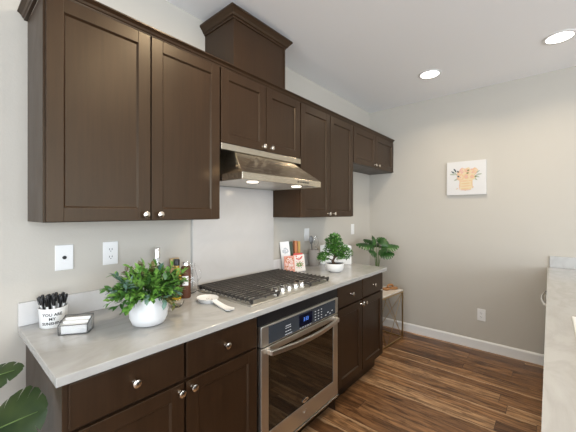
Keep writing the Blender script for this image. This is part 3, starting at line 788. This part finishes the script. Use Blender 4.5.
book('book', 'mustard spined little book at the right end of the back row', 1.840, -0.112, 0.020, 0.050, 0.246, RB-0.30, -0.07, [myel])
book('book', 'coral floral little book standing in front on the left', 1.690, -0.128, 0.086, 0.014, 0.134, RB-0.35, -0.06, [mr, mcream, mo, mpk], -0.04, art=(5, [(0.0, 0.07, 0.05, 60, 0), (0.0, 0.07, 0.055, 40, 1), (0.0, 0.06, 0.05, 40, 2)]))
book('book', 'cream little book with green flower, leaning in front on the right', 1.778, -0.168, 0.094, 0.014, 0.138, RB-0.35, -0.08, [mcream, mgr, mpk, mred], -0.09, art=(8, [(0.0, 0.055, 0.028, 44, 0), (0.0, 0.06, 0.035, 16, 1), (0.0, 0.128, 0.03, 20, 2)]))
book('book', 'red little book with only its top showing behind the cream flower book', 1.790, -0.145, 0.080, 0.012, 0.150, RB-0.35, -0.06, [mred], -0.05)

# ------------------------------------------------------------------ bottles left of the cooktop
o = (0.592, -0.066, CT+0.0005)
bt = thing('bottle', 'clear bottle with a silver cap standing behind the bushy plant', 'bottle', o)
MB().lathe([(0, 0), (0.030, 0), (0.032, 0.004), (0.032, 0.150), (0.026, 0.172), (0.013, 0.190), (0.012, 0.235), (0, 0.235)], (0,0,0), 28).build('glass_body', mat('pale_bottle_glass', (0.55,0.56,0.55), 0.08, 0.0, Specular_IOR_Level=0.8), bt, smooth=50)
MB().lathe([(0.0, 0.236), (0.016, 0.236), (0.016, 0.292), (0.014, 0.296), (0, 0.296)], (0,0,0), 24).build('cap', M_chrome, bt, smooth=40)
o = (0.662, -0.155, CT+0.0005)
bt = thing('bottle', 'golden oil bottle with a black cap between the plant and the bamboo board', 'bottle', o)
MB().lathe([(0, 0), (0.024, 0), (0.026, 0.004), (0.026, 0.135), (0.020, 0.155), (0.0135, 0.170), (0.0135, 0.196), (0, 0.196)], (0,0,0), 28).build('glass_body', M_oil, bt, smooth=50)
MB().lathe([(0, 0.197), (0.017, 0.197), (0.017, 0.226), (0.014, 0.232), (0, 0.232)], (0,0,0), 24).build('cap', M_black, bt, smooth=40)
MB().lathe([(0.0265, 0.03), (0.0268, 0.03), (0.0268, 0.10), (0.0265, 0.10)], (0,0,0), 28).build('label_band', mat('dark_label', (0.05,0.03,0.01), 0.5), bt)
o = (0.730, -0.046, CT+0.0008)
cb = thing('bamboo_board', 'slim bamboo board leaning on the wall behind the spice jar', 'board', o); cb.rotation_euler = (-0.08, 0, 0)
MB().box(-0.040, 0.020, 0, 0.012, 0, 0.220).build('board_panel', M_cork, cb, bevel=0.004)
o = (0.722, -0.150, CT+0.0005)
jr = thing('spice_jar', 'tall glass jar of red brown spice with a silver lid', 'jar', o)
MB().lathe([(0, 0), (0.026, 0), (0.028, 0.004), (0.028, 0.172), (0.022, 0.186), (0, 0.186)], (0,0,0), 28).build('jar_body', M_spice, jr, smooth=50)
MB().lathe([(0, 0.187), (0.022, 0.187), (0.022, 0.206), (0.019, 0.210), (0, 0.210)], (0,0,0), 24).build('lid', M_chrome, jr, smooth=40)
b = MB(); R = 0.0284
va = math.atan2(CAMP.y+0.150, CAMP.x-0.722)
for k in range(6):
    a0, a1 = va-0.75+1.3*k/6, va-0.75+1.3*(k+1)/6
    b.face([(R*math.cos(a0), R*math.sin(a0), 0.075), (R*math.cos(a1), R*math.sin(a1), 0.075), (R*math.cos(a1), R*math.sin(a1), 0.130), (R*math.cos(a0), R*math.sin(a0), 0.130)])
b.build('paper_label', M_paper, jr)
o = (0.798, -0.078, CT+0.0005)
pt = thing('glass_pitcher', 'clear rounded glass pitcher between the spice jar and the cooktop', 'pitcher', o)
MB().lathe([(0, 0), (0.034, 0), (0.050, 0.010), (0.062, 0.040), (0.063, 0.065), (0.055, 0.105), (0.040, 0.140), (0.034, 0.165), (0.037, 0.182), (0.0355, 0.182), (0.0325, 0.165), (0.0383, 0.140), (0.0532, 0.105), (0.0610, 0.065), (0.060, 0.040), (0.048, 0.0125), (0.033, 0.004), (0, 0.004)], (0,0,0), 40, sx=0.72, sy=0.72).build('glass_body', M_pane, pt, smooth=60)
hd_ = [V(0.0245, 0.166), V(0.046, 0.162), V(0.062, 0.132), V(0.060, 0.095), V(0.0435, 0.072)]
MB().tube(hd_, [0.004]*5, 8).build('handle', M_pane, pt, smooth=60)
o = (0.600, -0.270, CT+0.0005)
ds = thing('glass_dish', 'small clear glass dish on the counter beside the bushy plant', 'dish', o)
MB().lathe([(0, 0), (0.022, 0), (0.034, 0.016), (0.036, 0.026), (0.034, 0.026), (0.031, 0.016), (0.020, 0.004), (0, 0.004)], (0,0,0), 32).build('dish_body', M_pane, ds, smooth=60)

# spoon rest
o = (0.758, -0.318, CT+0.0005)
sr = thing('spoon_rest', 'white spoon shaped rest with faint grey print, left of the cooktop', 'spoon rest', o)
b = MB(); N = 40; top, inn, bot = [], [], []
ax = Vector((-0.018, -0.235, 0)); 
def outline(k, q):
    a = 2*PI*k/N; x, y = 0.056*math.cos(a), 0.068*math.sin(a)
    s = max(0.0, -math.sin(a))**9
    return Vector((x*(1-0.35*s)*q, y*q, 0)) + ax*0.0
for k in range(N):
    p = outline(k, 1.0); top.append(b.bm.verts.new((p.x, p.y, 0.024))); q = outline(k, 0.90); inn.append(b.bm.verts.new((q.x, q.y, 0.020))); r_ = outline(k, 0.72); bot.append(b.bm.verts.new((r_.x, r_.y, 0.0)))
inb = [b.bm.verts.new((outline(k, 0.6).x, outline(k, 0.6).y, 0.006)) for k in range(N)]
for k in range(N):
    j = (k+1) % N
    b._f([top[k], top[j], inn[j], inn[k]], 0); b._f([inn[k], inn[j], inb[j], inb[k]], 0); b._f([bot[k], bot[j], top[j], top[k]], 0)
b._f(inb, 0); b._f(list(reversed(bot)), 0)
b.build('bowl', M_ceramic, sr, smooth=50)
b = MB(); st_ = []
for k in range(11):
    t = k/10; y = -0.062-0.175*t; x = -0.018*t*t-0.004; z = 0.0225-0.012*math.sin(PI*t*0.9)-0.006*t; wv = 0.016+0.013*t**2
    if k == 10: wv *= 0.6
    st_.append([b.bm.verts.new((x-wv, y, z)), b.bm.verts.new((x, y-0.004*(t>0.9), z-0.003)), b.bm.verts.new((x+wv, y, z)), b.bm.verts.new((x+wv*0.9, y, z-0.006)), b.bm.verts.new((x-wv*0.9, y, z-0.006))])
for i in range(10):
    for k in range(5): b._f([st_[i][k], st_[i][(k+1)%5], st_[i+1][(k+1)%5], st_[i+1][k]], 0)
b._f(st_[0], 0); b._f(list(reversed(st_[-1])), 0)
b.build('handle', M_ceramic, sr, smooth=50)
b = MB(); q = random.Random(3)
for k in range(9):
    px, py = q.uniform(-0.022, 0.026), q.uniform(-0.02, 0.03)
    b.tube([(px, py, 0.0068), (px+q.uniform(-.008,.008), py+q.uniform(-.006,.006), 0.0068), (px+q.uniform(-.01,.01), py-0.006, 0.0068)], 0.0012, 5)
b.build('printed_pattern', M_pewter, sr)

# ------------------------------------------------------------------ pen cup
pcx, pcy = 0.105, -0.105
o = (pcx, pcy, CT+0.0005)
cup = thing('pen_cup', 'white lettered cup full of black pens at the left end of the counter', 'cup', o)
MB().lathe([(0, 0), (0.046, 0), (0.048, 0.002), (0.0525, 0.084), (0.0495, 0.084), (0.0455, 0.006), (0, 0.006)], (0,0,0), 40).build('cup_body', M_ceramic, cup, smooth=50)
MB().lathe([(0.0522, 0.079), (0.0535, 0.080), (0.0535, 0.0835), (0.0520, 0.0845)], (0,0,0), 40).build('rim_band', M_ceramic, cup, smooth=50)
va = math.atan2(CAMP.y-pcy, CAMP.x-pcx)-0.08
b = MB()
def wrap_text(body, size, z):
    cu = bpy.data.curves.new('lettering', 'FONT'); cu.body = body; cu.size = size; cu.align_x = 'CENTER'; cu.resolution_u = 2; cu.offset = 0.0004
    to = bpy.data.objects.new('lettering', cu); C.objects.link(to)
    bpy.context.view_layer.update()
    me = bpy.data.meshes.new_from_object(to.evaluated_get(bpy.context.evaluated_depsgraph_get()))
    bpy.data.objects.remove(to)
    vs = []
    for v in me.vertices:
        hz = z+v.co.y; R = 0.048+0.0045*(hz-0.002)/0.082+0.0007
        a = va+v.co.x/R
        vs.append(b.bm.verts.new((R*math.cos(a), R*math.sin(a), hz)))
    for p in me.polygons: b._f([vs[i] for i in p.vertices], 0)
wrap_text('YOU ARE', 0.0175, 0.053); wrap_text('MY', 0.0175, 0.035); wrap_text('SUNSHINE', 0.0165, 0.016)
b.build('lettering', M_ink, cup)
def make_pen():
    r = thing('pen', 'black capped white pen standing in the lettered cup', 'pen', (0, 0, 0), 0, 'pens in the lettered cup')
    MB().lathe([(0, 0), (0.004, 0.002), (0.004, 0.090), (0, 0.090)], (0,0,0), 10).build('barrel', M_paper, r, smooth=50)
    MB().lathe([(0, 0.0901), (0.0052, 0.0901), (0.0056, 0.104), (0.0066, 0.122), (0.0044, 0.129), (0, 0.130)], (0,0,0), 10).build('cap', M_black, r, smooth=50)
    MB().box(-0.0014, 0.0014, -0.0084, -0.0066, 0.094, 0.126).build('clip', M_black, r)
    return r
def make_pen_black():
    r = thing('pen', 'all black pen standing in the lettered cup', 'pen', (0, 0, 0), 0, 'black pens in the lettered cup')
    MB().lathe([(0, 0), (0.0040, 0.002), (0.0042, 0.090), (0, 0.090)], (0,0,0), 10).build('barrel', M_black, r, smooth=50)
    MB().lathe([(0, 0.0901), (0.0050, 0.0901), (0.0060, 0.101), (0.0072, 0.118), (0.0040, 0.125), (0, 0.126)], (0,0,0), 10).build('cap', M_black, r, smooth=50)
    return r
pw, pb = make_pen(), make_pen_black()
rr = random.Random(21); nw = nb_ = 0
spots = [(0.0, 0.0)]+[(0.015, 2*PI*k/6+0.3) for k in range(6)]+[(0.030, 2*PI*k/11) for k in range(11)]
for i, (rad, a) in enumerate(spots):
    white = i % 3 != 1
    if white: pn = pw if nw == 0 else copy_tree(pw); nw += 1
    else: pn = pb if nb_ == 0 else copy_tree(pb); nb_ += 1
    # the pen leans outwards; its foot stands on the cup floor
    tilt = rad/0.030*0.20+rr.uniform(-0.03, 0.03)
    pn.location = (pcx+rad*0.80*math.cos(a), pcy+rad*0.80*math.sin(a), CT+0.0075)
    dirv = Vector((math.sin(tilt)*math.cos(a), math.sin(tilt)*math.sin(a), math.cos(tilt)))
    pn.rotation_euler = dirv.to_track_quat('Z', 'Y').to_euler()

# ------------------------------------------------------------------ glass card box
o = (0.131, -0.2955, CT+0.0005); gr = math.atan2(-0.324+0.267, 0.172-0.090)
gb = thing('glass_box', 'small open glass box with grey metal edges on the counter beside the pen cup', 'box', o, gr)
hw = 0.052; D = 0.066; hf, hb = 0.038, 0.060
P = {'flb': (-hw, 0, 0), 'frb': (hw, 0, 0), 'blb': (-hw, D, 0), 'brb': (hw, D, 0), 'flt': (-hw, -0.004, hf), 'frt': (hw, -0.004, hf), 'blt': (-hw, D, hb), 'brt': (hw, D, hb)}
for a in P: P[a] = (P[a][0], P[a][1], P[a][2]+0.0022)
b = MB()
for a, c in (('flb','frb'),('frb','brb'),('brb','blb'),('blb','flb'),('flt','frt'),('frt','brt'),('brt','blt'),('blt','flt'),('flb','flt'),('frb','frt'),('blb','blt'),('brb','brt')): b.tube([P[a], P[c]], 0.0019, 6)
b.build('metal_edge', M_pewter, gb)
def pane(keys, nrm):
    b = MB(); n = Vector(nrm)*0.0008; q = [Vector(P[k]) for k in keys]; c = sum(q, Vector())/4; q = [c+(v-c)*0.985 for v in q]
    b.hexa([v-n for v in q]+[v+n for v in q]); b.build('glass_pane', M_pane, gb)
pane(('flb','frb','frt','flt'), (0, 1, 0)); pane(('blb','brb','brt','blt'), (0, 1, 0)); pane(('flb','blb','blt','flt'), (1, 0, 0)); pane(('frb','brb','brt','frt'), (1, 0, 0))
b = MB().box(-hw+0.002, hw-0.002, 0.002, D-0.002, 0.0012, 0.0024); b.build('glass_floor', M_pane, gb)
def card_stack(label, ya, yb, h, tilt):
    loc = Matrix.Rotation(gr, 3, 'Z') @ Vector((0, ya, 0.0028)) + Vector(o)
    r = thing('card_stack', label, 'cards', loc, gr, 'blank cards in the glass box')
    MB().box(-hw+0.006, hw-0.006, 0, yb-ya, 0, h).build('cards', M_paper, r, bevel=0.0008)
card_stack('short stack of blank white cards at the front of the glass box', 0.005, 0.020, 0.036, 0)
card_stack('middle stack of blank white cards in the glass box, taller than the front one', 0.024, 0.040, 0.045, 0)
card_stack('rear stack of blank white cards, tallest in the glass box', 0.046, 0.058, 0.053, 0)

# ------------------------------------------------------------------ monstera on the floor at left
o = (-0.36, -0.30, 0.0005)
mn = thing('monstera_plant', 'monstera with big dark split leaves beside the left end of the base cabinet', 'plant', o)
MB().lathe([(0, 0), (0.11, 0), (0.15, 0.30), (0.142, 0.30), (0.135, 0.27), (0, 0.27)], (0,0,0), 36).build('pot', M_ceramic_dim, mn, smooth=40)
MB().lathe([(0, 0.275), (0.134, 0.275), (0.134, 0.272), (0, 0.272)], (0,0,0), 24).build('soil', M_soil, mn)
def mleaf(base, tip, up, W, droop=0.12, lobes=6):
    base, tip = Vector(base)-Vector(o), Vector(tip)-Vector(o)
    b = MB(); split_leaf(b, base, tip-base, up, (tip-base).length, W, lobes, 0, droop, -0.20, 0.62, 0.10, 0.46)
    b.build('leaf', M_monst, mn, smooth=60)
    v = MB(); nrm_ = ((tip-base).cross(Vector(up))).cross(tip-base).normalized()
    v.tube([base+(tip-base)*(0.9*k/8)-nrm_*(droop*(tip-base).length*(0.9*k/8)**2-0.002) for k in range(9)], [0.0022]*6+[0.0016, 0.0012, 0.0008], 6)
    v.build('leaf_midrib', M_stem, mn, smooth=60)
    s = MB(); s.tube([(0.0, 0, 0.28), ((base*0.35).x, (base*0.35).y, base.z*0.72), tuple(base)], [0.007, 0.006, 0.004], 8); s.build('leaf_stalk', M_stem, mn, smooth=60)
mleaf((-0.114, -0.373, 0.690), (-0.010, -0.500, 0.765), (-0.45, -0.70, 0.62), 0.20, 0.06, 5)
mleaf((-0.157, -0.246, 0.815), (-0.049, -0.372, 0.874), (-0.30, -0.50, 0.75), 0.10, 0.05, 4)
mleaf((-0.40, -0.30, 0.90), (-0.62, -0.15, 0.92), (0, 0, 1), 0.26)
mleaf((-0.38, -0.40, 0.75), (-0.55, -0.60, 0.70), (0, 0, 1), 0.25)

# ------------------------------------------------------------------ side table in the nook
tx, ty, tz = 2.86, -0.33, 0.545
tb = thing('side_table', 'slim gold framed side table with cream top in the nook beside the base cabinet', 'table', (tx, ty, 0), math.radians(-5))
hx, hy = 0.36, 0.155
MB().box(-hx+0.001, hx-0.001, -hy+0.001, hy-0.001, tz-0.014, tz).build('tabletop', M_marble, tb, bevel=0.002)
t = 0.0065
def rail(parent_name, pts, r=t):
    MB().tube(pts, r, 4).build(parent_name, M_brass, tb)
for sx in (-1, 1):
    for sy in (-1, 1): MB().box(sx*(hx-t)-t, sx*(hx-t)+t, sy*(hy-t)-t, sy*(hy-t)+t, 0.0005, tz-0.0145).build('leg', M_brass, tb)
for sy in (-1, 1):
    for z in (0.0135, tz-0.022): MB().box(-hx+2*t, hx-2*t, sy*(hy-t)-t, sy*(hy-t)+t, z-t, z+t).build('frame_rail', M_brass, tb)
for sx in (-1, 1):
    for z in (0.0135, tz-0.022): MB().box(sx*(hx-t)-t, sx*(hx-t)+t, -hy+2*t, hy-2*t, z-t, z+t).build('frame_rail', M_brass, tb)
b = MB()
for sx in (-1, 1):
    x = sx*(hx-t)
    b.tube([(x, -hy+t, 0.02), (x, hy-t, tz-0.03)], 0.003, 6); b.tube([(x, hy-t, 0.02), (x, -hy+t, tz-0.03)], 0.003, 6)
for sy in (-1, 1):
    y = sy*(hy-t)
    for xa in (-hx+t, 0.0): 
        b.tube([(xa+0.02, y, 0.02), (xa+hx-t-0.02, y, tz-0.03)], 0.003, 6); b.tube([(xa+0.02, y, tz-0.03), (xa+hx-t-0.02, y, 0.02)], 0.003, 6)
b.build('cross_brace', M_brass, tb)
# plant on the table
o = (3.000, -0.300, tz+0.0005)
sp = thing('potted_plant', 'broad leaved green plant in a white vase on the gold side table', 'plant', o)
MB().lathe([(0, 0), (0.044, 0), (0.050, 0.005), (0.056, 0.06), (0.056, 0.17), (0.048, 0.20), (0.042, 0.215), (0.039, 0.215), (0.044, 0.19), (0.044, 0.15), (0, 0.15)], (0,0,0), 32).build('vase', M_ceramic, sp, smooth=50)
lv = [(-0.225, 0.535, -0.03, 0.150, (0,-0.5,1)), (-0.06, 0.605, -0.05, 0.16, (0,-0.7,1)), (0.09, 0.585, 0.0, 0.17, (0,-0.8,1)), (0.215, 0.515, -0.04, 0.15, (0,-0.6,1)), (0.05, 0.465, -0.10, 0.14, (0,-0.9,0.8)), (0.165, 0.420, -0.05, 0.14, (0,-0.9,1)), (-0.095, 0.440, -0.06, 0.13, (0,-0.8,1)), (-0.13, 0.575, 0.06, 0.13, (0,-.5,1)), (0.02, 0.520, 0.12, 0.14, (0,-.3,1)), (0.14, 0.560, 0.10, 0.14, (0,-.3,1))]
for (r_, u, dd, wv, up) in lv:
    tip = V(r_, u-0.015, dd); base = V(r_*0.22, 0.36+(u-0.36)*0.72, dd*0.2)
    b = MB(); upv = vr*up[0]+vd*up[1]+UPV*up[2]
    split_leaf(b, base, tip-base+UPV*0.02, upv, (tip-base).length*1.0, wv, 7, 0, 0.22, -0.35, 0.45, 0.28)
    b.build('leaf', M_philo, sp, smooth=60)
    MB().tube([V(r_*0.04, 0.155, dd*0.05), V(r_*0.10, 0.30, dd*0.1), tuple(base)], [0.0034, 0.0027, 0.002], 6).build('leaf_stem', M_stem, sp, smooth=60)
# wooden chain on the table
o = (3.105, -0.405, tz+0.0005)
wc = thing('wooden_chain', 'honey wood decorative chain links lying on the gold side table', 'ornament', o, -0.55)
def link(x, z, rotx, roty, rz):
    pts = [Vector((0.030*math.cos(2*PI*k/16)*1.15, 0.021*math.sin(2*PI*k/16), 0)) for k in range(17)]
    M_ = Matrix.Translation((x, 0, z)) @ Matrix.Rotation(rz, 4, 'Z') @ Matrix.Rotation(roty, 4, 'Y') @ Matrix.Rotation(rotx, 4, 'X')
    MB().tube([M_ @ p for p in pts], 0.0125, 10, caps=False).build('link', M_blockwood, wc, smooth=60)
link(-0.050, 0.0125, 0, 0, 0.1); link(0.0, 0.0335, PI/2, 0, 0); link(0.050, 0.0125, 0, 0, -0.15)
